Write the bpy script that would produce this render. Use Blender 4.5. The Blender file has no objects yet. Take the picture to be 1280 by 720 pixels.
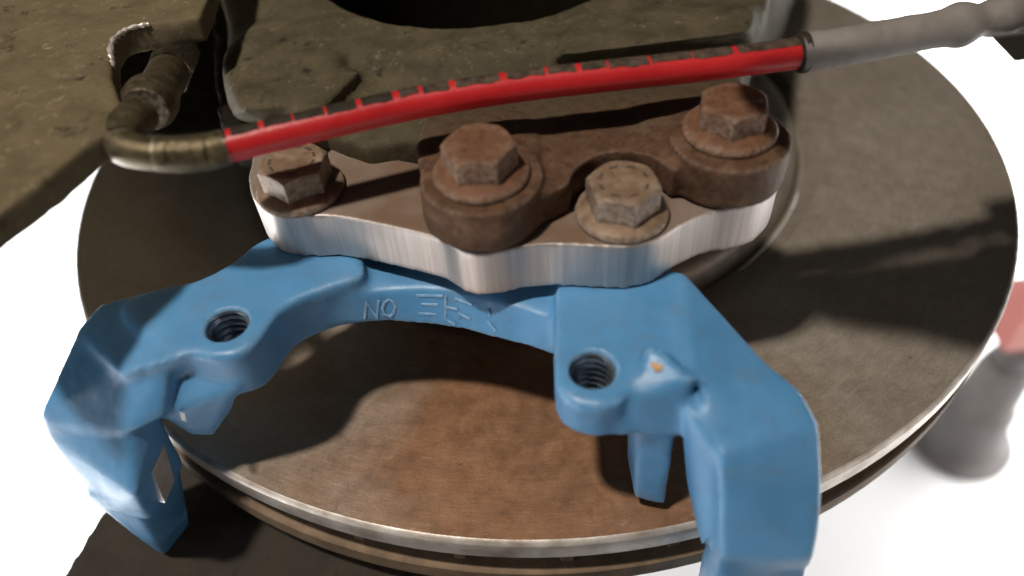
import bpy, bmesh, math, random
from mathutils import Vector, Matrix, noise
random.seed(7)
K = 0.0011                      # metres per model unit (disc radius = 150 units)
scene = bpy.context.scene
C = scene.collection
PI = math.pi

# ------------------------------------------------------------------ camera
CP = Vector((-11.29, -219.76, 152.51))
CR = Vector((0.99684213, -0.05763488, -0.05462589))
CU = Vector((0.07940887, 0.72350712, 0.68573441))
CF = Vector((0.0, 0.68790673, -0.7257991))
FPX = 950.0
cam_data = bpy.data.cameras.new('camera')
cam = bpy.data.objects.new('camera', cam_data)
C.objects.link(cam)
cam.matrix_world = Matrix(((CR.x, CU.x, -CF.x, CP.x * K), (CR.y, CU.y, -CF.y, CP.y * K),
                           (CR.z, CU.z, -CF.z, CP.z * K), (0, 0, 0, 1)))
cam_data.sensor_width = 36.0
cam_data.sensor_fit = 'HORIZONTAL'
cam_data.lens = FPX / 1280 * 36
cam_data.clip_start = 0.01
cam_data.clip_end = 50
cam_data.dof.use_dof = True
cam_data.dof.focus_distance = 0.186
cam_data.dof.aperture_fstop = 5.6
scene.camera = cam

# ------------------------------------------------------------------ world, lamps, exposure
world = bpy.data.worlds.new('World')
scene.world = world
world.use_nodes = True
bg = world.node_tree.nodes['Background']
bg.inputs[0].default_value = (1.0, 0.97, 0.93, 1)
bg.inputs[1].default_value = 0.03


def area(name, loc, target, size, power, col=(1, 1, 1), size_y=None, spread=180):
    d = bpy.data.lights.new(name, 'AREA')
    d.energy = power
    d.color = col
    d.shape = 'RECTANGLE'
    d.size = size
    d.size_y = size_y or size
    d.spread = math.radians(spread)
    o = bpy.data.objects.new(name, d)
    C.objects.link(o)
    o.location = loc
    o.rotation_euler = (Vector(target) - Vector(loc)).to_track_quat('-Z', 'Y').to_euler()
    return o


# the working light over the hub, slightly to the left and front of it
area('work_light', (-0.30, -0.26, 1.03), (0.0, -0.08, 0.03), 0.065, 12.0, (1.0, 0.93, 0.84))
# open side of the wheel well, right and front
area('daylight_right', (0.75, -0.50, 0.20), (0.0, -0.1, 0.05), 0.4, 1.0, (1.0, 0.93, 0.92))
area('daylight_left', (-0.75, -0.45, 0.10), (-0.08, -0.12, 0.0), 0.4, 2.0, (0.95, 0.97, 1.0))
# added lamps out of view, pointing down to burn the floor white
area('floor_light_right', (1.05, 0.35, -0.05), (1.05, 0.3501, -0.363), 1.0, 50.0, (1, 1, 1), spread=160)
area('floor_light_left', (-0.95, 0.0, -0.05), (-0.95, 0.0001, -0.363), 1.0, 42.0, (1, 1, 1), spread=160)

vs = scene.view_settings
vs.view_transform = 'Standard'
vs.look = 'None'
vs.exposure = 0.0
vs.gamma = 1.0
scene.render.filter_size = 2.0


# ------------------------------------------------------------------ helpers
def P(px, py, z):
    """point at height z (units) on the line of sight of photo pixel px, py"""
    d = CF + CR * ((px - 640) / FPX) - CU * ((py - 360) / FPX)
    return CP + d * ((z - CP.z) / d.z)


def PX(pts, z):
    return [(P(x, y, z).x, P(x, y, z).y) for x, y in pts]


AV = Vector((0.966, -0.257, 0))      # bracket: tangential direction
AU = Vector((-0.257, -0.966, 0))     # bracket: radial direction


def VU(v, u, z):
    return AV * v + AU * u + Vector((0, 0, z))


def finish(bm, name, mat, parent=None, smooth=True, angle=35, center=None):
    """bmesh in units -> one mesh object in metres"""
    bmesh.ops.recalc_face_normals(bm, faces=bm.faces)
    bmesh.ops.scale(bm, vec=(K, K, K), verts=bm.verts)
    me = bpy.data.meshes.new(name)
    bm.to_mesh(me)
    bm.free()
    return link_mesh(me, name, mat, parent, smooth, angle)


def link_mesh(me, name, mat, parent=None, smooth=True, angle=35):
    me.name = name
    me.materials.clear()
    me.materials.append(mat)
    if smooth:
        me.shade_smooth()
        if angle:
            try:
                me.set_sharp_from_angle(angle=math.radians(angle))
            except Exception:
                pass
    else:
        me.shade_flat()
    o = bpy.data.objects.new(name, me)
    C.objects.link(o)
    if parent is not None:
        o.parent = parent
        o.matrix_parent_inverse = parent.matrix_world.inverted()
    return o


def thing(name, loc, label, cat, group=None):
    o = bpy.data.objects.new(name, None)
    o.empty_display_size = 0.01
    C.objects.link(o)
    o.location = Vector(loc) * K
    o.matrix_world = Matrix.Translation(Vector(loc) * K)
    o['label'] = label
    o['category'] = cat
    if group:
        o['group'] = group
    return o


def catmull(pts, n=6, closed=True):
    out = []
    m = len(pts)
    rng = range(m) if closed else range(m - 1)
    for i in rng:
        if closed:
            p0, p1, p2, p3 = pts[i - 1], pts[i], pts[(i + 1) % m], pts[(i + 2) % m]
        else:
            p0, p1, p2, p3 = pts[max(i - 1, 0)], pts[i], pts[i + 1], pts[min(i + 2, m - 1)]
        for k in range(n):
            t = k / n
            out.append(tuple(0.5 * ((2 * b) + (-a + c) * t + (2 * a - 5 * b + 4 * c - d) * t * t +
                                    (-a + 3 * b - 3 * c + d) * t ** 3)
                             for a, b, c, d in zip(p0, p1, p2, p3)))
    if not closed:
        out.append(tuple(pts[-1]))
    return out


def prism(bm, outline, z0, z1):
    a = [bm.verts.new((x, y, z0)) for x, y in outline]
    b = [bm.verts.new((x, y, z1)) for x, y in outline]
    n = len(a)
    bm.faces.new(a[::-1])
    bm.faces.new(b)
    for i in range(n):
        j = (i + 1) % n
        bm.faces.new((a[i], a[j], b[j], b[i]))


def hull(bm, pts):
    vs_ = [bm.verts.new(p) for p in pts]
    r = bmesh.ops.convex_hull(bm, input=vs_)
    junk = [g for g in r['geom_interior'] + r['geom_unused'] if isinstance(g, bmesh.types.BMVert)]
    if junk:
        bmesh.ops.delete(bm, geom=list(set(junk)), context='VERTS')


def disk_pts(cx, cy, r, z, n=24):
    return [(cx + r * math.cos(2 * PI * i / n), cy + r * math.sin(2 * PI * i / n), z) for i in range(n)]


def lathe(bm, prof, n=64, c=(0, 0, 0), closed=False):
    rings = []
    for r, z in prof:
        if r < 1e-6:
            rings.append([bm.verts.new((c[0], c[1], c[2] + z))])
        else:
            rings.append([bm.verts.new((c[0] + r * math.cos(2 * PI * i / n), c[1] + r * math.sin(2 * PI * i / n),
                                        c[2] + z)) for i in range(n)])
    m = len(rings)
    for k in range(m if closed else m - 1):
        a, b = rings[k], rings[(k + 1) % m]
        for i in range(n):
            j = (i + 1) % n
            if len(a) == 1:
                bm.faces.new((a[0], b[i], b[j]))
            elif len(b) == 1:
                bm.faces.new((a[i], a[j], b[0]))
            else:
                bm.faces.new((a[i], a[j], b[j], b[i]))


def frames(path):
    out = []
    m = len(path)
    for i in range(m):
        t = (path[min(i + 1, m - 1)] - path[max(i - 1, 0)]).normalized()
        to = (CP - path[i])
        a = (to - t * to.dot(t)).normalized()          # a reference normal, continuous along the tube
        b = t.cross(a)
        if b.z < 0:
            b = -b
        out.append((t, a, b))
    return out


def tube(bm, path, rad, n=24, a0=0.0, a1=2 * PI, caps=True):
    """tube round a path; rad is a number or one per point"""
    path = [Vector(p) for p in path]
    fr = frames(path)
    full = abs(a1 - a0 - 2 * PI) < 1e-4
    rings = []
    for i, p in enumerate(path):
        r = rad[i] if isinstance(rad, (list, tuple)) else rad
        t, a, b = fr[i]
        ring = []
        for k in range(n if full else n + 1):
            th = a0 + (a1 - a0) * k / n
            ring.append(bm.verts.new(p + (a * math.cos(th) + b * math.sin(th)) * r))
        rings.append(ring)
    for i in range(len(rings) - 1):
        A, B = rings[i], rings[i + 1]
        for k in range(n):
            j = (k + 1) % len(A)
            bm.faces.new((A[k], A[j], B[j], B[k]))
    if caps and full:
        bm.faces.new(rings[0][::-1])
        bm.faces.new(rings[-1])
    return rings


def remesh(bm, voxel, smooth_it, cuts=None, disp=0.0, dscale=0.2, factor=0.5):
    """merge overlapping solids to one cast skin with soft edges; cuts = solids to take away. returns a mesh in metres"""
    bmesh.ops.recalc_face_normals(bm, faces=bm.faces)
    me = bpy.data.meshes.new('tmp')
    bm.to_mesh(me)
    bm.free()
    o = bpy.data.objects.new('tmp', me)
    C.objects.link(o)
    m = o.modifiers.new('r', 'REMESH')
    m.mode = 'VOXEL'
    m.voxel_size = voxel
    if smooth_it:
        s = o.modifiers.new('s', 'SMOOTH')
        s.factor = factor
        s.iterations = smooth_it
    tmp = []
    if cuts is not None:
        bmesh.ops.recalc_face_normals(cuts, faces=cuts.faces)
        mc = bpy.data.meshes.new('tmpc')
        cuts.to_mesh(mc)
        cuts.free()
        oc = bpy.data.objects.new('tmpc', mc)
        C.objects.link(oc)
        b = o.modifiers.new('b', 'BOOLEAN')
        b.operation = 'DIFFERENCE'
        b.object = oc
        try:
            b.solver = 'MANIFOLD'
        except Exception:
            b.solver = 'EXACT'
        tmp.append(oc)
    dg = bpy.context.evaluated_depsgraph_get()
    res = bpy.data.meshes.new_from_object(o.evaluated_get(dg))
    for q in [o] + tmp:
        d = q.data
        bpy.data.objects.remove(q)
        bpy.data.meshes.remove(d)
    if disp:
        nrm = [v.normal.copy() for v in res.vertices]
        for v, nn in zip(res.vertices, nrm):
            c = v.co
            d = noise.noise(c * dscale) * 0.6 + noise.noise(c * dscale * 3.1) * 0.3 + noise.noise(c * dscale * 7.3) * 0.15
            v.co = c + nn * d * disp
    for v in res.vertices:
        v.co = v.co * K
    return res


# ------------------------------------------------------------------ materials
class Mat:
    def __init__(self, name):
        self.m = bpy.data.materials.new(name)
        self.m.use_nodes = True
        self.nt = self.m.node_tree
        self.b = self.nt.nodes['Principled BSDF']
        self.tc = self.nt.nodes.new('ShaderNodeTexCoord')
        self.geo = self.nt.nodes.new('ShaderNodeNewGeometry')

    def n(self, t, **kw):
        x = self.nt.nodes.new(t)
        for k, v in kw.items():
            setattr(x, k, v)
        return x

    def l(self, a, b):
        self.nt.links.new(a, b)

    def pos(self, scale=(1, 1, 1), loc=(0, 0, 0)):
        mp = self.n('ShaderNodeMapping')
        mp.inputs['Scale'].default_value = scale
        mp.inputs['Location'].default_value = loc
        self.l(self.geo.outputs['Position'], mp.inputs[0])
        return mp.outputs[0]

    def noise(self, scale, detail=4, rough=0.55, vec=None, dist=0.0):
        x = self.n('ShaderNodeTexNoise')
        x.inputs['Scale'].default_value = scale
        x.inputs['Detail'].default_value = detail
        x.inputs['Roughness'].default_value = rough
        x.inputs['Distortion'].default_value = dist
        self.l(vec or self.geo.outputs['Position'], x.inputs['Vector'])
        return x.outputs[0]

    def ramp(self, fac, stops):
        r = self.n('ShaderNodeValToRGB')
        e = r.color_ramp.elements
        while len(e) < len(stops):
            e.new(0.5)
        for q, (p, c) in zip(e, stops):
            q.position = p
            q.color = (c, c, c, 1) if not isinstance(c, tuple) else (*c, 1)
        self.l(fac, r.inputs[0])
        return r.outputs[0]

    def mix(self, fac, a, b, mode='MIX'):
        x = self.n('ShaderNodeMix', data_type='RGBA', blend_type=mode)
        for s, v in ((x.inputs[0], fac), (x.inputs[6], a), (x.inputs[7], b)):
            if isinstance(v, (int, float)):
                s.default_value = v if s.type == 'VALUE' else (v, v, v, 1)
            elif isinstance(v, tuple):
                s.default_value = (*v, 1)
            else:
                self.l(v, s)
        return x.outputs[2]

    def math(self, op, a, b=0.0):
        x = self.n('ShaderNodeMath', operation=op)
        for s, v in ((x.inputs[0], a), (x.inputs[1], b)):
            if isinstance(v, (int, float)):
                s.default_value = v
            else:
                self.l(v, s)
        return x.outputs[0]

    def set(self, col=None, rough=None, metal=None, spec=None, coat=None):
        for nm, v in (('Base Color', col), ('Roughness', rough), ('Metallic', metal), ('Specular IOR Level', spec),
                      ('Coat Weight', coat)):
            if v is None:
                continue
            s = self.b.inputs[nm]
            if isinstance(v, tuple):
                s.default_value = (*v, 1)
            elif isinstance(v, (int, float)):
                s.default_value = v
            else:
                self.l(v, s)

    def bump(self, h, strength=0.3, dist=0.0005):
        x = self.n('ShaderNodeBump')
        x.inputs['Strength'].default_value = strength
        x.inputs['Distance'].default_value = dist
        self.l(h, x.inputs['Height'])
        self.l(x.outputs[0], self.b.inputs['Normal'])

    def point(self, lo, hi):
        return self.ramp(self.geo.outputs['Pointiness'], [(lo, 0.0), (hi, 1.0)])


def mat_blue():
    M = Mat('blue_paint')
    n1 = M.noise(90, 6, 0.65)
    base = M.mix(M.ramp(n1, [(0.3, 0.0), (0.7, 1.0)]), (0.058, 0.185, 0.35), (0.074, 0.225, 0.41))
    edge = M.point(0.515, 0.56)
    spk = M.ramp(M.noise(900, 2), [(0.35, 0.0), (0.65, 1.0)])
    ew = M.math('MULTIPLY', edge, M.math('ADD', M.math('MULTIPLY', spk, 0.5), 0.25))
    c = M.mix(ew, base, (0.30, 0.44, 0.58))
    dirt = M.ramp(M.noise(130, 7, 0.7, vec=M.pos((1, 1, 1), (2, 5, 1)), dist=0.6), [(0.50, 0.0), (0.78, 0.38)])
    c = M.mix(dirt, c, (0.12, 0.12, 0.11))
    chips = M.ramp(M.noise(420, 4, 0.62), [(0.70, 0.0), (0.73, 0.7)])
    c = M.mix(chips, c, (0.055, 0.075, 0.095))
    M.set(col=c, rough=M.ramp(M.noise(120, 3), [(0.3, 0.36), (0.7, 0.52)]), spec=0.45)
    M.bump(M.mix(0.35, M.noise(420, 4, 0.6), M.noise(2200, 3)), 0.22, 0.0006)
    return M.m


def mat_disc():
    M = Mat('worn_disc_iron')
    sx = M.n('ShaderNodeSeparateXYZ')
    M.l(M.geo.outputs['Position'], sx.inputs[0])
    r2 = M.math('ADD', M.math('MULTIPLY', sx.outputs[0], sx.outputs[0]), M.math('MULTIPLY', sx.outputs[1], sx.outputs[1]))
    r = M.math('SQRT', r2)
    ang = M.math('ARCTAN2', sx.outputs[1], sx.outputs[0])
    cv = M.n('ShaderNodeCombineXYZ')
    M.l(M.math('MULTIPLY', r, 60.0), cv.inputs[0])
    M.l(M.math('MULTIPLY', ang, 0.9), cv.inputs[1])
    rings = M.noise(22, 6, 0.7, vec=cv.outputs[0])
    big = M.noise(22, 6, 0.62, dist=0.5)
    mid = M.noise(190, 6, 0.68)
    fine = M.noise(1400, 4, 0.65)
    c = M.mix(M.ramp(big, [(0.32, 0.0), (0.70, 1.0)]), (0.265, 0.226, 0.176), (0.38, 0.335, 0.277))
    c = M.mix(M.ramp(mid, [(0.35, 0.22), (0.62, 0.0)]), c, (0.13, 0.105, 0.075))
    # brown rust where the pads used to sit
    vd = M.n('ShaderNodeVectorMath', operation='DISTANCE')
    M.l(M.geo.outputs['Position'], vd.inputs[0])
    vd.inputs[1].default_value = (-0.010, -0.142, 0.0)
    dd = M.math('ADD', vd.outputs['Value'], M.math('MULTIPLY', M.math('SUBTRACT', big, 0.5), 0.07))
    rust = M.ramp(M.math('MULTIPLY', dd, 10.0), [(0.28, 1.0), (0.84, 0.0)])
    rc = M.mix(M.ramp(mid, [(0.3, 0.0), (0.7, 1.0)]), (0.205, 0.084, 0.034), (0.315, 0.150, 0.068))
    rc = M.mix(M.ramp(M.noise(45, 5, 0.6, dist=1.0), [(0.45, 0.0), (0.7, 0.55)]), rc, (0.145, 0.062, 0.028))
    c = M.mix(M.math('MULTIPLY', rust, 0.93), c, rc)
    c = M.mix(M.ramp(rings, [(0.30, 0.34), (0.62, 0.0)]), c, (0.10, 0.068, 0.042))
    c = M.mix(M.ramp(fine, [(0.35, 0.30), (0.55, 0.0)]), c, (0.09, 0.065, 0.042))
    spots = M.ramp(M.noise(230, 3, 0.6), [(0.69, 0.0), (0.75, 1.0)])
    c = M.mix(M.math('MULTIPLY', spots, 0.7), c, (0.05, 0.04, 0.03))
    lt = M.ramp(M.noise(180, 5, 0.7, vec=M.pos((1, 2.2, 1), (3, 1, 0))), [(0.62, 0.0), (0.76, 1.0)])
    c = M.mix(M.math('MULTIPLY', lt, 0.45), c, (0.44, 0.38, 0.31))
    M.set(col=c, rough=M.ramp(mid, [(0.3, 0.34), (0.7, 0.54)]), metal=0.4, spec=0.4)
    M.bump(M.mix(0.5, rings, M.noise(2200, 5, 0.65)), 0.35, 0.0003)
    return M.m


def mat_edge_steel():
    M = Mat('bare_disc_edge')
    n = M.noise(120, 4)
    M.set(col=M.mix(M.ramp(n, [(0.35, 0.0), (0.7, 1.0)]), (0.36, 0.30, 0.25), (0.72, 0.66, 0.60)), rough=0.42, metal=0.55)
    M.bump(M.noise(900, 3), 0.2, 0.0003)
    return M.m


def mat_rust(name, a, b, dust, rough=(0.5, 0.78), metal=0.15, edge=(0.40, 0.34, 0.29), edge_amt=0.55, bump=0.5, blk_amt=0.8, blend=False):
    M = Mat(name)
    n1 = M.noise(420, 7, 0.7)
    n2 = M.noise(150, 6, 0.66, vec=M.pos((1, 1, 1), (4, 2, 1)), dist=0.4)
    c = M.mix(M.ramp(n1, [(0.33, 0.0), (0.67, 1.0)]), a, b)
    c = M.mix(M.ramp(n2, [(0.50, 0.0), (0.72, 0.8)]), c, dust)
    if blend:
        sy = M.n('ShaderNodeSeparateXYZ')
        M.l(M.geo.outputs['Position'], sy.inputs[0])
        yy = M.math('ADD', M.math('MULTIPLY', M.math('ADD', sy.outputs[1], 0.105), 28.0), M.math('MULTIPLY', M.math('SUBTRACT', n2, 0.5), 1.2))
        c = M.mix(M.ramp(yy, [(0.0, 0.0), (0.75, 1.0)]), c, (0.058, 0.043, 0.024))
    blk = M.ramp(M.noise(620, 5, 0.72), [(0.57, 0.0), (0.68, blk_amt)])
    c = M.mix(blk, c, (0.020, 0.013, 0.008))
    e = M.math('MULTIPLY', M.point(0.52, 0.58), M.ramp(M.noise(900, 4), [(0.40, 0.1), (0.6, 1.0)]))
    c = M.mix(M.math('MULTIPLY', e, edge_amt), c, edge)
    M.set(col=c, rough=M.ramp(n1, [(0.3, rough[0]), (0.7, rough[1])]), metal=metal, spec=0.22)
    M.bump(M.mix(0.5, n1, M.noise(2600, 6, 0.7)), bump, 0.0009)
    return M.m


def mat_grime(name, a, b, speck, speck_amt=0.6, rough=(0.6, 0.9), spec=0.2):
    M = Mat(name)
    n1 = M.noise(110, 7, 0.66, dist=0.4)
    c = M.mix(M.ramp(n1, [(0.32, 0.0), (0.70, 1.0)]), a, b)
    s = M.ramp(M.noise(520, 5, 0.72), [(0.56, 0.0), (0.70, 1.0)])
    s2 = M.ramp(M.noise(130, 3, 0.6, vec=M.pos((1, 1, 1), (1, 9, 4))), [(0.42, 0.15), (0.65, 1.0)])
    c = M.mix(M.math('MULTIPLY', M.math('MULTIPLY', s, s2), speck_amt), c, speck)
    d = M.ramp(M.noise(170, 5, 0.66, vec=M.pos((1, 1, 1), (7, 3, 2))), [(0.60, 0.0), (0.70, 0.8)])
    c = M.mix(d, c, (0.012, 0.010, 0.006))
    M.set(col=c, rough=M.ramp(n1, [(0.3, rough[0]), (0.7, rough[1])]), spec=spec)
    M.bump(M.mix(0.6, n1, M.noise(1800, 7, 0.72)), 0.45, 0.0010)
    return M.m


def mat_alu():
    M = Mat('milled_aluminium')
    st = M.noise(1.0, 4, 0.7, vec=M.pos((900, 900, 26)))
    st2 = M.noise(1.0, 3, 0.6, vec=M.pos((260, 260, 14), (5, 5, 5)))
    c = M.mix(M.ramp(st, [(0.3, 0.0), (0.7, 1.0)]), (0.40, 0.35, 0.325), (0.57, 0.515, 0.485))
    c = M.mix(M.ramp(st2, [(0.55, 0.0), (0.75, 0.45)]), c, (0.33, 0.29, 0.27))
    # brown reflection painted on the upward side only
    sn = M.n('ShaderNodeSeparateXYZ')
    M.l(M.geo.outputs['Normal'], sn.inputs[0])
    up = M.ramp(sn.outputs[2], [(0.80, 0.0), (0.95, 1.0)])
    dn = M.ramp(M.noise(60, 4), [(0.25, 0.75), (0.6, 1.0)])
    f = M.math('MULTIPLY', up, dn)
    c = M.mix(f, c, (0.125, 0.075, 0.045))
    inv = M.math('SUBTRACT', 1.0, f)
    M.set(col=c, rough=M.math('ADD', M.math('MULTIPLY', f, 0.2), 0.42), metal=M.math('MULTIPLY', inv, 0.8))
    M.bump(M.mix(0.6, st, st2), 0.25, 0.0003)
    return M.m


def mat_simple(name, a, b, scale=90, rough=0.5, metal=0.0, spec=0.5, bump=0.25, bs=500, bd=0.0004):
    M = Mat(name)
    n = M.noise(scale, 4, 0.6)
    M.set(col=M.mix(M.ramp(n, [(0.3, 0.0), (0.7, 1.0)]), a, b), rough=rough, metal=metal, spec=spec)
    M.bump(M.noise(bs, 4, 0.6), bump, bd)
    return M.m


BLUE = mat_blue()
DISC = mat_disc()
EDGE = mat_edge_steel()
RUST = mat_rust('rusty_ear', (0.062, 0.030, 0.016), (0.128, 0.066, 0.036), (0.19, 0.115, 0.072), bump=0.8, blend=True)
BOLT_A = mat_rust('rusty_bolt', (0.085, 0.037, 0.019), (0.15, 0.072, 0.038), (0.19, 0.11, 0.066), edge=(0.5, 0.42, 0.34), edge_amt=0.35, bump=0.16, blk_amt=0.3)
BOLT_B = mat_rust('dull_bolt', (0.125, 0.075, 0.044), (0.215, 0.145, 0.093), (0.30, 0.225, 0.16), edge_amt=0.35, bump=0.12, blk_amt=0.2, metal=0.2, edge=(0.6, 0.55, 0.5),
                  rough=(0.42, 0.65))
KNUCKLE = mat_grime('oily_casting', (0.042, 0.033, 0.018), (0.088, 0.070, 0.039), (0.24, 0.19, 0.12), 0.7)
ARM = mat_grime('dusty_casting', (0.085, 0.064, 0.032), (0.135, 0.103, 0.057), (0.33, 0.26, 0.18), 0.7)
BLACK = mat_grime('shade_black', (0.006, 0.005, 0.003), (0.013, 0.010, 0.006), (0.03, 0.02, 0.012), 0.3, spec=0.05)  # near-black colour standing in for shade in bore and recess
BEAM = mat_grime('dark_iron', (0.022, 0.017, 0.012), (0.042, 0.033, 0.024), (0.07, 0.055, 0.04), 0.4)
ALU = mat_alu()
RED = mat_simple('red_hose_rubber', (0.36, 0.010, 0.012), (0.46, 0.018, 0.020), 70, 0.34, bump=0.2)
INK = mat_simple('black_hose_print', (0.010, 0.008, 0.005), (0.030, 0.022, 0.013), 400, 0.7, spec=0.2)
INK2 = mat_simple('worn_hose_print', (0.016, 0.012, 0.007), (0.085, 0.055, 0.038), 500, 0.75, spec=0.2)
SLEEVE = mat_simple('dusty_grey_sleeve', (0.13, 0.115, 0.10), (0.20, 0.175, 0.155), 60, 0.7, bump=0.5)
FIT = mat_rust('plated_fitting', (0.055, 0.042, 0.022), (0.11, 0.085, 0.046), (0.19, 0.15, 0.09), metal=0.55, rough=(0.24, 0.5), bump=0.25,
               edge=(0.7, 0.6, 0.5))
THREAD = mat_simple('thread_metal', (0.10, 0.14, 0.19), (0.26, 0.30, 0.34), 200, 0.3, metal=0.8)
STEEL = mat_simple('bright_steel', (0.42, 0.43, 0.45), (0.62, 0.62, 0.63), 300, 0.42, metal=0.9)
BARE = mat_simple('bare_primer', (0.42, 0.24, 0.10), (0.50, 0.30, 0.14), 300, 0.7)
VANE = mat_simple('rust_and_rim_shade', (0.09, 0.055, 0.03), (0.20, 0.13, 0.075), 120, 0.75, bump=0.5)
FLOOR = mat_simple('white_floor', (0.80, 0.80, 0.80), (0.84, 0.84, 0.83), 6, 0.7, bump=0.1)
GREY = mat_simple('grey_enamel', (0.08, 0.072, 0.07), (0.14, 0.125, 0.12), 20, 0.6)
PALE_RED = mat_simple('faded_red_enamel', (0.42, 0.12, 0.10), (0.50, 0.16, 0.13), 20, 0.5)
STAMP = mat_simple('stamped_mark', (0.040, 0.028, 0.018), (0.07, 0.05, 0.03), 200, 0.8)

# ------------------------------------------------------------------ setting
bm = bmesh.new()
FZ = -330
hull(bm, [(x, y, z) for x in (-4000, 4000) for y in (-4000, 4000) for z in (FZ - 20, FZ)])
floor = finish(bm, 'floor', FLOOR, smooth=False)
floor['kind'] = 'structure'
floor['label'] = 'bright white floor far below the brake disc'

# ------------------------------------------------------------------ brake disc
disc = thing('brake_disc', (0, 0, -21), 'worn vented iron brake disc, brown with rust, under the blue bracket', 'brake disc')
bm = bmesh.new()
lathe(bm, [(148.8, 0), (140, 0.0), (130, 0), (120, 0), (110, 0), (100, 0), (94.6, 0), (94, -.3), (93, -1.2), (89.6, -3.4), (89.6, -7),
           (148.8, -7)], 180, closed=True)
finish(bm, 'friction_ring', DISC, disc)
bm = bmesh.new()
lathe(bm, [(148.85, 0.02), (149.5, -0.25), (150, -0.9), (150, -6.2), (149.6, -6.8), (148.85, -7.0)], 180, closed=True)
finish(bm, 'rim_edge', EDGE, disc)
bm = bmesh.new()
lathe(bm, [(148.8, -14.2), (149.5, -14.4), (150, -15), (150, -20), (149.2, -21), (97, -21), (95, -20), (95, -14.2)], 180, closed=True)
finish(bm, 'outer_plate', VANE, disc)  # dark rust of the vanes, painting in the shade under the rim
bm = bmesh.new()
lathe(bm, [(88.2, -4.5), (87.6, -1.0), (87.0, 1.5), (86.0, 3.4), (84.0, 4.6), (81.0, 5.2), (60, 5.4), (30, 5.4), (30, -4.5)], 120, closed=True)
finish(bm, 'hat_flange', DISC, disc)
bm = bmesh.new()
lathe(bm, [(89.5, -3.6), (88, -4.2), (84, -5), (84, -40), (60, -44), (30, -44), (30, -40), (78, -38), (78, -6), (86, -6.8)], 120, closed=True)
finish(bm, 'hat', DISC, disc)
vane_me = None
for i in range(38):
    a = 2 * PI * (i + 0.35) / 38
    if vane_me is None:
        bm = bmesh.new()
        hull(bm, [(r, s * w, z) for r, w in ((100, 1.6), (120, 2.4), (146, 2.2), (147.5, 1.2)) for s in (-1, 1) for z in (-14.3, -6.9)])
        o = finish(bm, 'vane', VANE, disc, smooth=False)
        vane_me = o.data
    else:
        o = bpy.data.objects.new('vane', vane_me)
        C.objects.link(o)
        o.parent = disc
        o.matrix_parent_inverse = disc.matrix_world.inverted()
    o.rotation_euler = (0, 0, a)

# ------------------------------------------------------------------ blue caliper bracket
TOPZ = 40.0
brk = thing('caliper_bracket', VU(4, 150, -48), 'blue painted cast caliper bracket arching over the brake disc', 'caliper bracket')
bm = bmesh.new()
# mounting pad and web at the left, up to the first threaded boss
prism(bm, catmull(PX([(322, 300), (290, 325), (240, 350), (180, 368), (150, 385), (185, 425), (228, 440), (280, 446), (316, 430), (346, 390),
                      (375, 372), (420, 356), (455, 340), (440, 300), (380, 280)], TOPZ), 3), 27, TOPZ)
# wall of the first boss
hull(bm, [P(*p, TOPZ - 1) for p in [(228, 440), (280, 446), (316, 430), (348, 388), (270, 370)]] +
     [P(*p, 28) for p in [(262, 482), (300, 485), (322, 474), (348, 440), (280, 400)]])
# arch bar
top = PX([(340, 392), (362, 386), (400, 377), (440, 369), (480, 362), (520, 359), (560, 361), (600, 369), (645, 382), (700, 402)], 36)
bot = PX([(345, 441), (365, 420), (400, 409), (440, 407), (490, 404), (540, 408), (580, 414), (620, 425), (655, 434), (700, 448)], 28)
back = PX([(330, 330), (360, 315), (400, 310), (440, 310), (480, 310), (520, 312), (560, 315), (600, 318), (645, 322), (700, 330)], 36)
n = len(top)
for i in range(n - 1):
    hull(bm, [(*top[i], 36), (*top[i + 1], 36), (*bot[i], 28), (*bot[i + 1], 28), (*back[i], 37), (*back[i + 1], 37),
              (*back[i], 28), (*back[i + 1], 28)])
# right mounting pad with the second boss
padr = PX([(693, 362), (694, 400), (692, 440), (693, 478), (702, 495), (722, 506), (752, 510), (776, 503), (800, 470), (830, 440), (868, 470),
           (862, 400), (852, 338), (780, 318), (715, 318)], TOPZ)
prism(bm, padr, 30, TOPZ)
hull(bm, [P(*p, TOPZ - 2) for p in [(694, 430), (694, 478), (703, 495), (722, 505), (752, 509), (786, 498), (790, 430)]] +
     [P(*p, 29.5) for p in [(694, 470), (697, 515), (710, 533), (735, 545), (770, 547), (794, 545), (800, 470)]])
# bevelled block beside the second boss
hull(bm, [P(805, 430, 43.5), P(826, 434, 43.5), P(868, 474, 42), P(852, 490, 38.5), P(792, 500, 38.5), P(790, 545, 29.5), P(846, 548, 28.5),
          P(870, 478, 30), P(800, 470, 28)])
# right prong towards the disc
hull(bm, [P(795, 535, 30), P(846, 540, 30), P(793, 625, 3.5), P(833, 634, 2.8)] +
     [Vector((0, 11, 0)) + P(*q) for q in [(795, 535, 30), (846, 540, 30), (793, 625, 3.5), (833, 634, 2.8)]])
# sloping right flank
hull(bm, [P(*p, TOPZ) for p in [(853, 338), (830, 400)]] + [P(868, 472, 41.5), P(854, 345, 41)] +
     [P(900, 410, 36), P(960, 455, 35), P(935, 500, 37), P(868, 478, 38)] +
     [P(*p, 26) for p in [(858, 380), (905, 445), (960, 490), (880, 500)]])
hull(bm, [P(900, 410, 37), P(960, 455, 36), P(1000, 485, 36), P(1024, 528, 34), P(872, 472, 40), P(880, 500, 38), P(900, 570, 33), P(1025, 560, 30)] +
     [P(*p, 22) for p in [(905, 455), (960, 500), (1000, 530), (890, 560), (890, 600)]])
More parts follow.
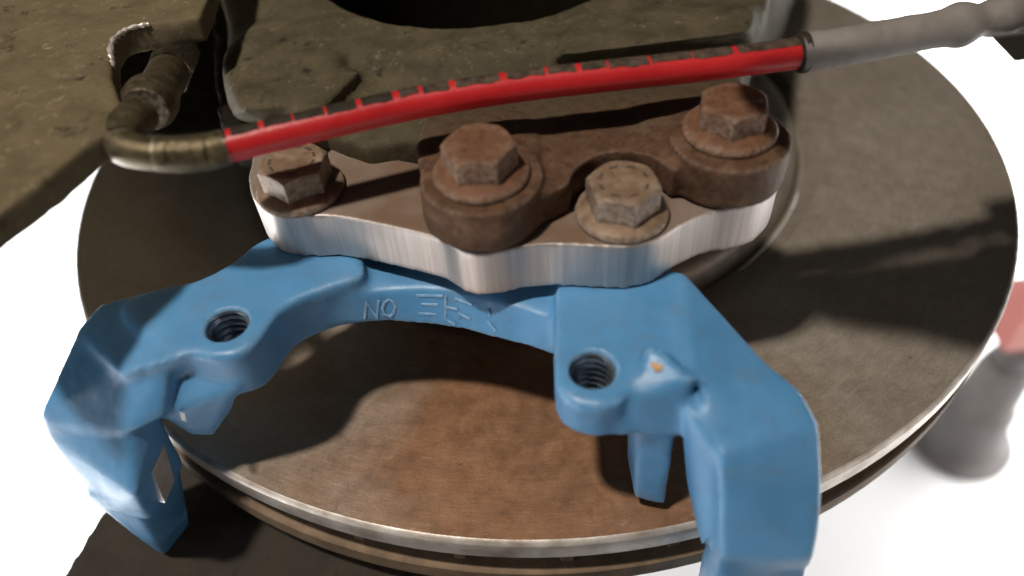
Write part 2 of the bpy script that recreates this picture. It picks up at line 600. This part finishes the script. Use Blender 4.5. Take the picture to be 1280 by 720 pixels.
# right leg, over the rim and down
hull(bm, [P(900, 565, 34), P(1026, 530, 34), P(1031, 600, 26), P(899, 600, 30), VU(59, 136, 24), VU(79, 133, 22), 
          P(1028, 640, 20), P(1016, 700, 12), P(900, 700, 12), VU(62, 142, 2), VU(78, 139, 2), P(899, 720, 4), P(1012, 712, 4)])
hull(bm, [P(899, 719, 4.2), P(1012, 711, 4.2), VU(62, 142, 4), VU(78, 139, 4), VU(64, 141, -50), VU(80, 135, -50), VU(80, 157, -50), VU(66, 159, -50)])
# inner wall of the right leg, seen beside the prong
hull(bm, [P(858, 513, 37), P(897, 568, 33), VU(56, 134, 36), VU(57, 134, 12), VU(61, 146, 8), P(848, 492, 37), P(866, 480, 36), P(899, 650, 18), VU(70, 135, 11), VU(70, 135, 34)])
# left flank and shoulder
hull(bm, [P(240, 350, 40), P(185, 366, 39.6), P(125, 379, 38), P(95, 412, 36.5), P(150, 470, 37.5), P(215, 450, 39.5), P(250, 440, 40)] +
     [P(*p, 24) for p in [(235, 395), (180, 410), (130, 425), (105, 450), (160, 490), (200, 500), (230, 490)]])
hull(bm, [P(125, 379, 37.6), P(95, 412, 36.4), P(185, 440, 38.5), P(214, 455, 37.5), P(46, 520, 28), P(62, 548, 22), P(165, 540, 26),
          P(206, 520, 28), P(107, 562, 19), VU(-70, 137, 22), VU(-50, 141, 22), VU(-66, 130, 24)])
# left leg
hull(bm, [P(46, 521, 26), P(62, 548, 22), P(107, 563, 17), P(165, 545, 24), VU(-52, 143, 22), VU(-70, 139, 20), VU(-69, 155, 14),
          VU(-53, 158, 14), VU(-69, 139, 2), VU(-54, 144, 2), VU(-55, 158, 2), VU(-68, 157, 2)])
hull(bm, [VU(v, u, 8) for v, u in ((-54, 143), (-70, 137), (-69, 157), (-56, 158))] + [VU(v, u, -26) for v, u in ((-63, 146), (-74, 138), (-74, 152), (-65, 155))])
# left prong block
hull(bm, [P(228, 455, 32), P(298, 484, 31), P(294, 510, 23), P(268, 547, 15), P(238, 546, 16), P(200, 520, 26), P(190, 470, 32)] +
     [P(*q) + Vector((-5, 9, 0)) for q in [(294, 510, 23), (268, 547, 15), (238, 546, 16)]])
cuts = bmesh.new()
H1 = P(283, 405, TOPZ)
H2 = P(741, 461, TOPZ)
for h in (H1, H2):
    lathe(cuts, [(0, 25), (4.3, 25), (4.3, 39.0), (4.9, 40.3), (4.9, 46), (0, 46)], 40, c=(h.x, h.y, 0))
body_me = remesh(bm, 0.55, 34, cuts, disp=0.16, dscale=0.11)
body = link_mesh(body_me, 'cast_body', BLUE, brk, True, 0)
body['label'] = 'blue painted casting with soft worn edges'
for h in (H1, H2):
    bm = bmesh.new()
    rings = []
    nz, na = 84, 48
    for i in range(nz + 1):
        z = 39.4 - 13.2 * i / nz
        ring = []
        for k in range(na):
            th = 2 * PI * k / na
            ph = ((39.4 - z) / 1.75 + th / (2 * PI)) % 1.0
            r = 4.36 - 0.60 * (1 - abs(2 * ph - 1))
            if i < 5:
                r = 4.6 - (4.6 - r) * i / 5
            ring.append(bm.verts.new((h.x + r * math.cos(th), h.y + r * math.sin(th), z)))
        rings.append(ring)
    for i in range(nz):
        for k in range(na):
            j = (k + 1) % na
            bm.faces.new((rings[i][k], rings[i + 1][k], rings[i + 1][j], rings[i][j]))
    bm.faces.new(rings[-1])
    o = finish(bm, 'threaded_hole', THREAD, brk, True, 40)
# outer beam joining both legs beyond the disc
bm = bmesh.new()
for v0, v1, ua, ub in ((-90, -60, 112, 178), (-62, -20, 122, 178), (-22, 20, 142, 178), (18, 60, 150, 178), (58, 82, 152, 178)):  # left part widened, a dark fill where the gap is only shaded
    hull(bm, [VU(v, u, z) for v in (v0, v1) for u in (ua, ub) for z in (-56, -28)])
link_mesh(remesh(bm, 1.5, 6, disp=0.3), 'outer_beam', BEAM, brk, True, 0)
# bare patch on the bevelled block
pc = P(822, 457, 42.0)
nrm = (P(826, 438, 41.5) - P(866, 478, 40)).cross(P(804, 436, 41.5) - P(850, 492, 38)).normalized()
bm = bmesh.new()
hull(bm, [(pc.x + 1.1 * math.cos(t) * (1 + .25 * math.sin(3 * t)), pc.y + 1.2 * math.sin(t), pc.z + dz) for t in
          [i * PI / 7 for i in range(14)] for dz in (-0.6, 0.22)])
finish(bm, 'paint_chip', BARE, brk)
# bright pad slide in the left leg
bm = bmesh.new()
hull(bm, [VU(v, u, z) for v in (-54.6, -52.7) for u, z in ((146, 15), (152, 14), (154, 4), (149, 5))])
finish(bm, 'pad_slide', STEEL, brk)
bm = bmesh.new()
hull(bm, [P(224 + a, 514 + b, 26.2 + z) for a, b in ((0, 0), (7, 3), (9, 13), (3, 11)) for z in (0, 0.8)])
finish(bm, 'pad_slide_tab', STEEL, brk)
# ribs cast on the outside of the left leg
ra, rb = P(107, 563, 17), VU(-73.5, 150, -24)
for i in range(3):
    q = ra.lerp(rb, 0.38 + 0.17 * i)
    bm = bmesh.new()
    hull(bm, [q + AV * dv + AU * du + Vector((0, 0, dz)) for dv, du, dz in ((-1.5, -2, 0), (-1.2, 2.2, -1), (-1.2, 2.4, 1.2), (-1.5, -2, 2.2), (2, -3, 0), (2, 3, -1), (2, 3, 1.2), (2, -3, 2.2))])
    finish(bm, 'cast_rib', BLUE, brk)


# raised foundry marks on the arch face
def arch_pt(px, t):
    """t = 0 at the top edge, 1 at the bottom edge of the arch face"""
    tx = [(340, 392), (362, 386), (400, 377), (440, 369), (480, 362), (520, 359), (560, 361), (600, 369), (645, 382), (700, 402)]
    bx = [(345, 441), (365, 420), (400, 409), (440, 407), (490, 404), (540, 408), (580, 414), (620, 425), (655, 434), (700, 448)]

    def ip(a, x):
        for (x0, y0), (x1, y1) in zip(a, a[1:]):
            if x <= x1:
                return y0 + (y1 - y0) * (x - x0) / (x1 - x0)
        return a[-1][1]
    A = P(px, ip(tx, px), 36)
    B = P(px, ip(bx, px), 28)
    return A.lerp(B, t)


strokes = [[(456, .78), (458, .30)], [(458, .30), (471, .78)], [(471, .78), (473, .30)],
           [(481, .36), (478, .52)], [(478, .52), (480, .70)], [(480, .70), (487, .78)], [(487, .78), (492, .70)], [(492, .70), (494, .50)], [(494, .50), (491, .34)], [(491, .34), (486, .28)], [(486, .28), (481, .36)],
           [(522, .20), (552, .18)], [(528, .42), (546, .40)], [(524, .66), (544, .66)],
           [(557, .20), (557, .76)], [(557, .44), (570, .46)], [(559, .76), (567, .84)],
           [(570, .20), (588, .26)], [(574, .56), (586, .62)],
           [(611, .28), (612, .40)], [(611, .60), (618, .74)]]
for (xa, ta), (xb, tb) in strokes:
    A, B = arch_pt(xa, ta), arch_pt(xb, tb)
    d = (B - A).normalized()
    out = (CP - A)
    out.z *= 0.2
    out.normalize()
    s = d.cross(out).normalized()
    bm = bmesh.new()
    hull(bm, [q + s * (k * w) + out * h + d * (e * 0.25) for q, e in ((A, -1), (B, 1)) for k in (-1, 1) for h, w in ((-1.0, .45), (0.42, .2))])
    finish(bm, 'raised_mark', BLUE, brk)

# ------------------------------------------------------------------ aluminium adapter plate
ad = thing('adapter_plate', P(700, 340, TOPZ), 'bare milled aluminium adapter plate with wavy edge between blue bracket and rusty ears',
           'adapter plate')
front = PX([(330, 270), (336, 298), (358, 318), (395, 322), (432, 322), (480, 331), (530, 343), (560, 352), (582, 366), (605, 371), (632, 367),
            (665, 360), (705, 359), (745, 361), (780, 362), (812, 355), (845, 334), (880, 319), (915, 313), (940, 304), (958, 285),
            (966, 258)], TOPZ)
backp = PX([(960, 235), (930, 215), (870, 235), (840, 250), (800, 245), (760, 250), (700, 270), (640, 265), (560, 262), (490, 248), (440, 240), (410, 215),
            (370, 205), (340, 225)], TOPZ)
out = catmull(front, 5, closed=False) + backp
bm = bmesh.new()
prism(bm, out, 0, 11.6)
me = remesh(bm, 0.5, 4, factor=0.4)
me.transform(Matrix.Translation((0, 0, (TOPZ + 0.35) * K)))
link_mesh(me, 'plate', ALU, ad, True, 0)
ADT = TOPZ + 0.35 + 11.6


# ------------------------------------------------------------------ steering knuckle with two ears
kn = thing('steering_knuckle', (-10, -30, 10), 'dark oily cast steering knuckle with round bore and two rusty ears', 'knuckle')
EARZ = 62.0
bm = bmesh.new()
e2 = [(-15.5 + 12.2 * math.cos(math.radians(a)), -103.2 + 12.2 * math.sin(math.radians(a))) for a in range(165, 345, 12)]
e2 += [(11.6 + 10.4 * math.cos(math.radians(a)), -106.6 + 10.4 * math.sin(math.radians(a))) for a in range(172, 5, -12)]
e2 += [(34.0 + 12.0 * math.cos(math.radians(a)), -97.0 + 12.0 * math.sin(math.radians(a))) for a in range(212, 370, 12)]
e2 += [(46, -84), (42, -72), (-26, -72), (-29, -90)]
prism(bm, e2, 52.3, EARZ - 2.4)
for ex, ey, er in ((-15.5, -103.2, 12.0), (34.0, -97.0, 11.9)):
    lathe(bm, [(0, 53), (er, 53), (er, EARZ), (0, EARZ)], 48, c=(ex, ey, 0))
hull(bm, disk_pts(-15.5, -103.2, 11, EARZ - 0.4) + disk_pts(-12, -88, 9, EARZ - 2) + disk_pts(-15.5, -103.2, 11, 54) + disk_pts(-12, -88, 11, 54))
hull(bm, disk_pts(34, -97, 10.5, EARZ - 0.4) + disk_pts(26, -84, 9, EARZ - 2) + disk_pts(34, -97, 11, 54) + disk_pts(26, -84, 11, 54))
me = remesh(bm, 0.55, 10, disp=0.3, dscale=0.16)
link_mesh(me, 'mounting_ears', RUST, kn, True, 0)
bm = bmesh.new()
bout = PX([(335, 168), (308, 120), (292, 60), (270, -20), (255, -120), (1000, -160), (962, 0), (945, 50)], 56) + \
    [(42, -74), (30, -80), (0, -81), (-26, -82), (-40, -84)] + PX([(400, 165)], 56)
prism(bm, bout, 36, 57)
prism(bm, PX([(300, 60), (240, -120), (1000, -160), (930, 0), (600, 40)], 36), 4, 40)
# thick ring round the bore
lathe(bm, [(40, 30), (66, 30), (66, 55), (60, 61.5), (40, 61.5)], 64, c=(-13, 2, 0), closed=True)
hull(bm, [P(930, 75, 54), P(940, 40, 54), P(955, -60, 54), P(900, -60, 54), P(880, 60, 54), P(968, 75, 14), P(985, 30, 14), P(1010, -60, 14), P(900, 40, 10)])
# raised rib running up from the ears and a pad at the left
hull(bm, [P(*p, 62) for p in [(320, 30), (420, 10), (430, 60), (400, 130), (300, 140), (275, 80)]] + [P(*p, 45) for p in
     [(290, 30), (440, 10), (460, 70), (410, 160), (290, 160)]])
hull(bm, [P(*p, 64) for p in [(700, 70), (940, 40), (945, 10), (720, 20)]] + [P(*p, 46) for p in [(660, 100), (944, 70), (950, -10), (680, 0)]])
hull(bm, [P(*p, 62) for p in [(430, 90), (450, 88), (380, 160), (350, 165)]] + [P(*p, 50) for p in [(420, 80), (475, 90), (400, 180), (335, 180)]])
cuts = bmesh.new()
lathe(cuts, [(0, 0), (46, 0), (46, 58.5), (48, 61.6), (48, 90), (0, 90)], 64, c=(-14, 3, 0))
me = remesh(bm, 0.9, 42, cuts, disp=0.7, dscale=0.08)
link_mesh(me, 'cast_body', KNUCKLE, kn, True, 0)
bm = bmesh.new()
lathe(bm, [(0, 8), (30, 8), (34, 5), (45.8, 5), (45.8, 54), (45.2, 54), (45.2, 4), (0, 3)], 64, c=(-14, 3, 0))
finish(bm, 'bore_shade', BLACK, kn)  # black lining, the shade of the deep bore put into its colour
bm = bmesh.new()
lathe(bm, [(60, 5.3), (60, 22), (63, 24), (68, 24), (71, 20), (71, 5.3)], 96, c=(0, 4, 0), closed=True)
finish(bm, 'bearing_flange', ARM, kn)
# black slabs, shade put into their colour, in the recess behind the hose fitting
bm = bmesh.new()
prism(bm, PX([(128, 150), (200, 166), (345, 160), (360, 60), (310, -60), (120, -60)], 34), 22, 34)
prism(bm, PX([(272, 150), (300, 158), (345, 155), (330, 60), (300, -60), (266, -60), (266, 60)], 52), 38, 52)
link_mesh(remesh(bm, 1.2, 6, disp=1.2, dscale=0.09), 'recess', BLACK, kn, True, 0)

# ------------------------------------------------------------------ dusty suspension arm at the upper left
arm = thing('suspension_arm', P(60, 120, 66), 'dusty olive cast suspension arm end with ragged opening beside the hose fitting', 'suspension arm')
bm = bmesh.new()
aout = PX([(-160, 380), (-60, 312), (0, 266), (60, 222), (112, 178), (138, 165), (152, 128), (139, 96), (138, 58), (150, 40), (190, 30), (250, 22),
           (262, -10), (290, -140), (-300, -160)], 76)
prism(bm, aout, 70, 76)
me = remesh(bm, 0.8, 6, disp=0.5, dscale=0.10)
link_mesh(me, 'casting', ARM, arm, True, 0)
# bright torn lip of the opening
bm = bmesh.new()
lip = [P(*p) for p in [(186, 30, 76), (160, 36, 76.2), (143, 48, 76), (138, 66, 75.5), (141, 84, 75)]]
lip = [Vector(q) for q in catmull([tuple(v) for v in lip], 6, closed=False)]
tube(bm, lip, [0.35 + 0.5 * random.random() for _ in lip], 10)
finish(bm, 'torn_lip', EDGE, arm)


# ------------------------------------------------------------------ bolts
def make_bolt(name, px, py, z, ang, R, h, mat, label, marks=0, fr=9.3):
    c = P(px, py, z)
    c.z = z
    t = thing(name, c, label, 'bolt', 'flanged bolts on the adapter plate')
    bm = bmesh.new()
    lathe(bm, [(0, -9.5), (4.4, -9.5), (4.4, 0.02), (fr - 0.3, 0.02), (fr, 0.5), (fr, 1.1), (fr - 0.5, 1.7), (fr - 1.6, 2.1), (R - 0.6, 2.6), (0, 2.6)],
          56, c=c)
    finish(bm, 'flange', mat, t, True, 40)
    bm = bmesh.new()
    nn = 72
    rc = R * 0.905
    rings = [[], [], [], [], []]
    for i in range(nn):
        th = 2 * PI * i / nn
        a2 = (th % (PI / 3)) - PI / 6
        rh = R * math.cos(PI / 6) / math.cos(a2)
        zt = h - max(0.0, rh - rc * 0.95) * 0.6
        q = th + ang
        cs, sn = math.cos(q), math.sin(q)
        wob = 1 + 0.01 * noise.noise((c.x + 2 * cs, c.y + 2 * sn, 0))
        rt = min(rh, rc * 0.955)
        for rg, (rr, zz) in zip(rings, ((rh, 2.0), (rh, zt - 0.16), (rh * wob - 0.12, zt), (rt - 0.15, h), (rc * 0.5, h - 0.05))):
            rg.append(bm.verts.new((c.x + rr * cs, c.y + rr * sn, z + zz)))
    for A, B in zip(rings, rings[1:]):
        for i in range(nn):
            j = (i + 1) % nn
            bm.faces.new((A[i], A[j], B[j], B[i]))
    bm.faces.new(rings[-1])
    bm.faces.new(rings[0][::-1])
    hd = finish(bm, 'hex_head', mat, t, True, 22)
    for k in range(marks):
        if marks > 8 and k in (4, 9):
            continue
        q = 2 * PI * k / marks + 0.3
        cc = c + Vector((math.cos(q), math.sin(q), 0)) * R * 0.62
        ta = Vector((-math.sin(q), math.cos(q), 0))
        ra = Vector((math.cos(q), math.sin(q), 0))
        bm = bmesh.new()
        L = 0.75 + 0.25 * random.random()
        hull(bm, [Vector((cc.x, cc.y, z + h + dz)) + ta * a * L + ra * b * 0.3 for a in (-1, 1) for b in (-1, 1) for dz in (-0.3, 0.05)])
        finish(bm, 'stamped_dash', STAMP, hd)
    return t


make_bolt('flange_bolt', 377, 238, ADT, math.radians(-97), 7.4, 8.0, BOLT_B,
          'dull flanged bolt with stamped dashes near the red hose end', 11)
make_bolt('flange_bolt', 602, 219, EARZ - 0.1, math.radians(-66), 7.2, 7.6, BOLT_A,
          'rusty flanged bolt clamping the left rounded ear to the adapter', 0)
make_bolt('flange_bolt', 777, 267, ADT, math.radians(-80), 7.4, 8.2, BOLT_B,
          'dull flanged bolt seated in the valley between two rusty ears', 8)
make_bolt('flange_bolt', 911, 165, EARZ - 0.1, math.radians(-104), 7.0, 7.4, BOLT_A,
          'rusty flanged bolt touching the red hose on the right ear', 0)

# ------------------------------------------------------------------ brake hose
HZ = 71.0
hose = thing('brake_hose', P(600, 110, HZ - 6), 'red brake hose with black printed dashes and dusty grey sleeve', 'brake hose')
hp = [(262, 189, 71), (300, 179, 71), (400, 155.5, 71), (520, 129, 71), (640, 109, 71), (760, 95, 71), (880, 82, 71), (1004, 66, 71.5)]
hv = [Vector(q) for q in catmull([tuple(P(*p)) for p in hp], 14, closed=False)]
bm = bmesh.new()
tube(bm, hv, 3.05, 32)
finish(bm, 'red_tube', RED, hose, True, 60)


def proj_x(v):
    d = v - CP
    return 640 + FPX * d.dot(CR) / d.dot(CF)


ticks = [270, 291, 331, 371, 411, 451, 497, 527, 566, 630, 681, 724, 759, 811, 862, 914, 1006]
for a, b in zip(ticks, ticks[1:]):
    seg = []
    m = 14
    ga, gb = random.uniform(0.2, 5.5), random.uniform(0.2, 5.5)
    for k in range(m + 1):
        x = a + ga + (b - a - ga - gb) * k / m
        for p, q in zip(hv, hv[1:]):
            x0, x1 = proj_x(p), proj_x(q)
            if x0 <= x <= x1:
                seg.append(p.lerp(q, (x - x0) / (x1 - x0)))
                break
    if len(seg) < 3:
        continue
    bm = bmesh.new()
    rg = tube(bm, seg, 3.16, 10, math.radians(29 + random.uniform(-4, 4)), math.radians(135), caps=False)
    for i, ring in enumerate(rg):                       # worn, uneven lower edge
        w = 0.5 * noise.noise((seg[i].x * 0.35, 3.0, 0))
        for k in range(4):
            ring[k].co = ring[k].co.lerp(ring[k + 1].co, max(-0.6, min(0.9, w * 1.6)) * (1 - k / 4))
    finish(bm, 'printed_dash', INK if a < 480 else INK2, hose, True, 60)
# grey sleeve with a dark torn lip
sp = [(1000, 66.5, 71.5), (1050, 59, 72), (1120, 46, 72.5), (1190, 33, 73), (1250, 20, 73.5), (1330, 4, 74)]
sv = [Vector(q) for q in catmull([tuple(P(*p)) for p in sp] + [(116, -84, 81), (119, -98, 92), (118, -109, 104.5)], 16, closed=False)]
rad = []
for i, v in enumerate(sv):
    x = proj_x(v)
    r = 3.75 + 0.22 * noise.noise(v * 0.25) + 0.1 * noise.noise(v * 0.9)
    r += 0.7 * math.exp(-((x - 1200) / 14) ** 2) + 0.5 * math.exp(-((x - 1252) / 10) ** 2) - 0.4 * math.exp(-((x - 1225) / 9) ** 2)
    rad.append(r)
bm = bmesh.new()
tube(bm, sv, rad, 32)
for v in bm.verts:
    v.co += v.normal * 0
finish(bm, 'grey_sleeve', SLEEVE, hose, True, 60)
bm = bmesh.new()
tube(bm, [P(994, 67, 71.5), P(999, 66.2, 71.5), P(1005, 65.3, 71.5), P(1010, 64.5, 71.5)], [3.3, 3.95, 4.1, 3.7], 32)
finish(bm, 'sleeve_lip', INK, hose, True, 60)
bm = bmesh.new()
hull(bm, [P(*p, 73) for p in [(1238, 44), (1262, 62), (1268, 76), (1300, 72), (1310, 36)]] + [P(*p, 71.6) for p in
     [(1240, 47), (1262, 64), (1268, 77), (1300, 74), (1310, 38)]])
finish(bm, 'tape_flap', SLEEVE, hose, True, 30)

bm = bmesh.new()
tube(bm, [P(1296, 11, 74), P(1300, 10, 74), P(1345, 2, 74), P(1350, 1, 74)], [7, 9.5, 9.5, 7], 32)  # unseen collar, added to round off the shadow on the disc
finish(bm, 'shadow_collar', SLEEVE, hose, True, 40)
bm = bmesh.new()
prism(bm, catmull([(25, -95), (54, -94), (78, -92), (104, -91), (126, -97), (132, -108), (124, -117), (100, -114), (84, -113), (64, -124), (47, -118),
                   (27, -110)], 4), 104, 106)
finish(bm, 'shadow_tab', KNUCKLE, hose, True, 40)  # unseen plate, added and shaped to cast the dark shadow on the disc

# ------------------------------------------------------------------ fitting at the end of the hose
ft = thing('hose_fitting', P(190, 150, 62), 'tarnished metal elbow fitting at the left end of the red hose', 'hose fitting')


def tpart(name, pts, rads, mat, n=28, sub=8, ang=50):
    v = [Vector(q) for q in catmull([tuple(P(*p)) for p in pts], sub, closed=False)]
    rr = []
    for i in range(len(v)):
        t = i / sub
        k = min(int(t), len(rads) - 2)
        rr.append(rads[k] + (rads[k + 1] - rads[k]) * (t - k))
    bm = bmesh.new()
    tube(bm, v, rr, n)
    return finish(bm, name, mat, ft, True, ang)


tpart('elbow', [(176, 142, 72), (164, 152, 72.5), (152, 166, 72.7), (154, 182, 72.7), (172, 190, 72.4), (200, 193, 72), (232, 193, 71.6)],
      [3.7, 3.7, 3.6, 3.4, 3.2, 3.1, 3.1], FIT)
tpart('nipple', [(226, 58, 58), (216, 80, 62), (206, 100, 66), (193, 124, 70)], [4.2, 4.5, 4.4, 4.2], FIT)
tpart('collar', [(194, 118, 69.5), (190, 124, 70.3), (186, 130, 71), (181, 138, 71.6)], [4.4, 5.4, 5.4, 4.3], FIT)
tpart('nut', [(222, 66, 59.5), (214, 84, 62.8), (211, 92, 64)], [5.4, 5.4, 5.3], FIT, n=6, ang=20)
cr = tpart('crimp_ferrule', [(196, 193, 72.1), (230, 193, 71.6), (258, 190, 71.2), (282, 184, 71)], [3.25, 3.45, 3.45, 3.3], FIT)
for i, x in enumerate((205, 220, 236, 252)):
    bm = bmesh.new()
    tube(bm, [P(x, 193.2 - i * .6, 72 - i * .25), P(x + 9, 192.8 - i * .7, 71.9 - i * .25)], [3.7, 3.66], 20, math.radians(-35), math.radians(35 + 12 * (i % 2)), caps=False)
    finish(bm, 'crimp_mark', FIT, cr, True, 40)

# ------------------------------------------------------------------ blurred stand on the floor at the right
sh = P(1306, 390, FZ + 136)
st0 = Vector((sh.x, sh.y, FZ))
st = thing('axle_stand', (st0.x, st0.y, FZ), 'blurred grey round-footed stand with faded red head on the bright floor', 'axle stand')
bm = bmesh.new()
lathe(bm, [(0, 0), (34, 0), (34, 5), (28, 8), (24, 13), (21, 40), (21, 44), (18, 48), (16, 80), (14, 90), (0, 90)], 40, c=st0)
finish(bm, 'base', GREY, st)
bm = bmesh.new()
lathe(bm, [(0, 85), (12, 85), (12, 108), (10, 110), (10, 126), (0, 126)], 32, c=st0)
finish(bm, 'post', GREY, st)
bm = bmesh.new()
hull(bm, [(st0.x + a * 26, st0.y + b * 16, st0.z + z) for a in (-1, 1) for b in (-1, 1) for z in (122, 150)])
finish(bm, 'head', PALE_RED, st, False)
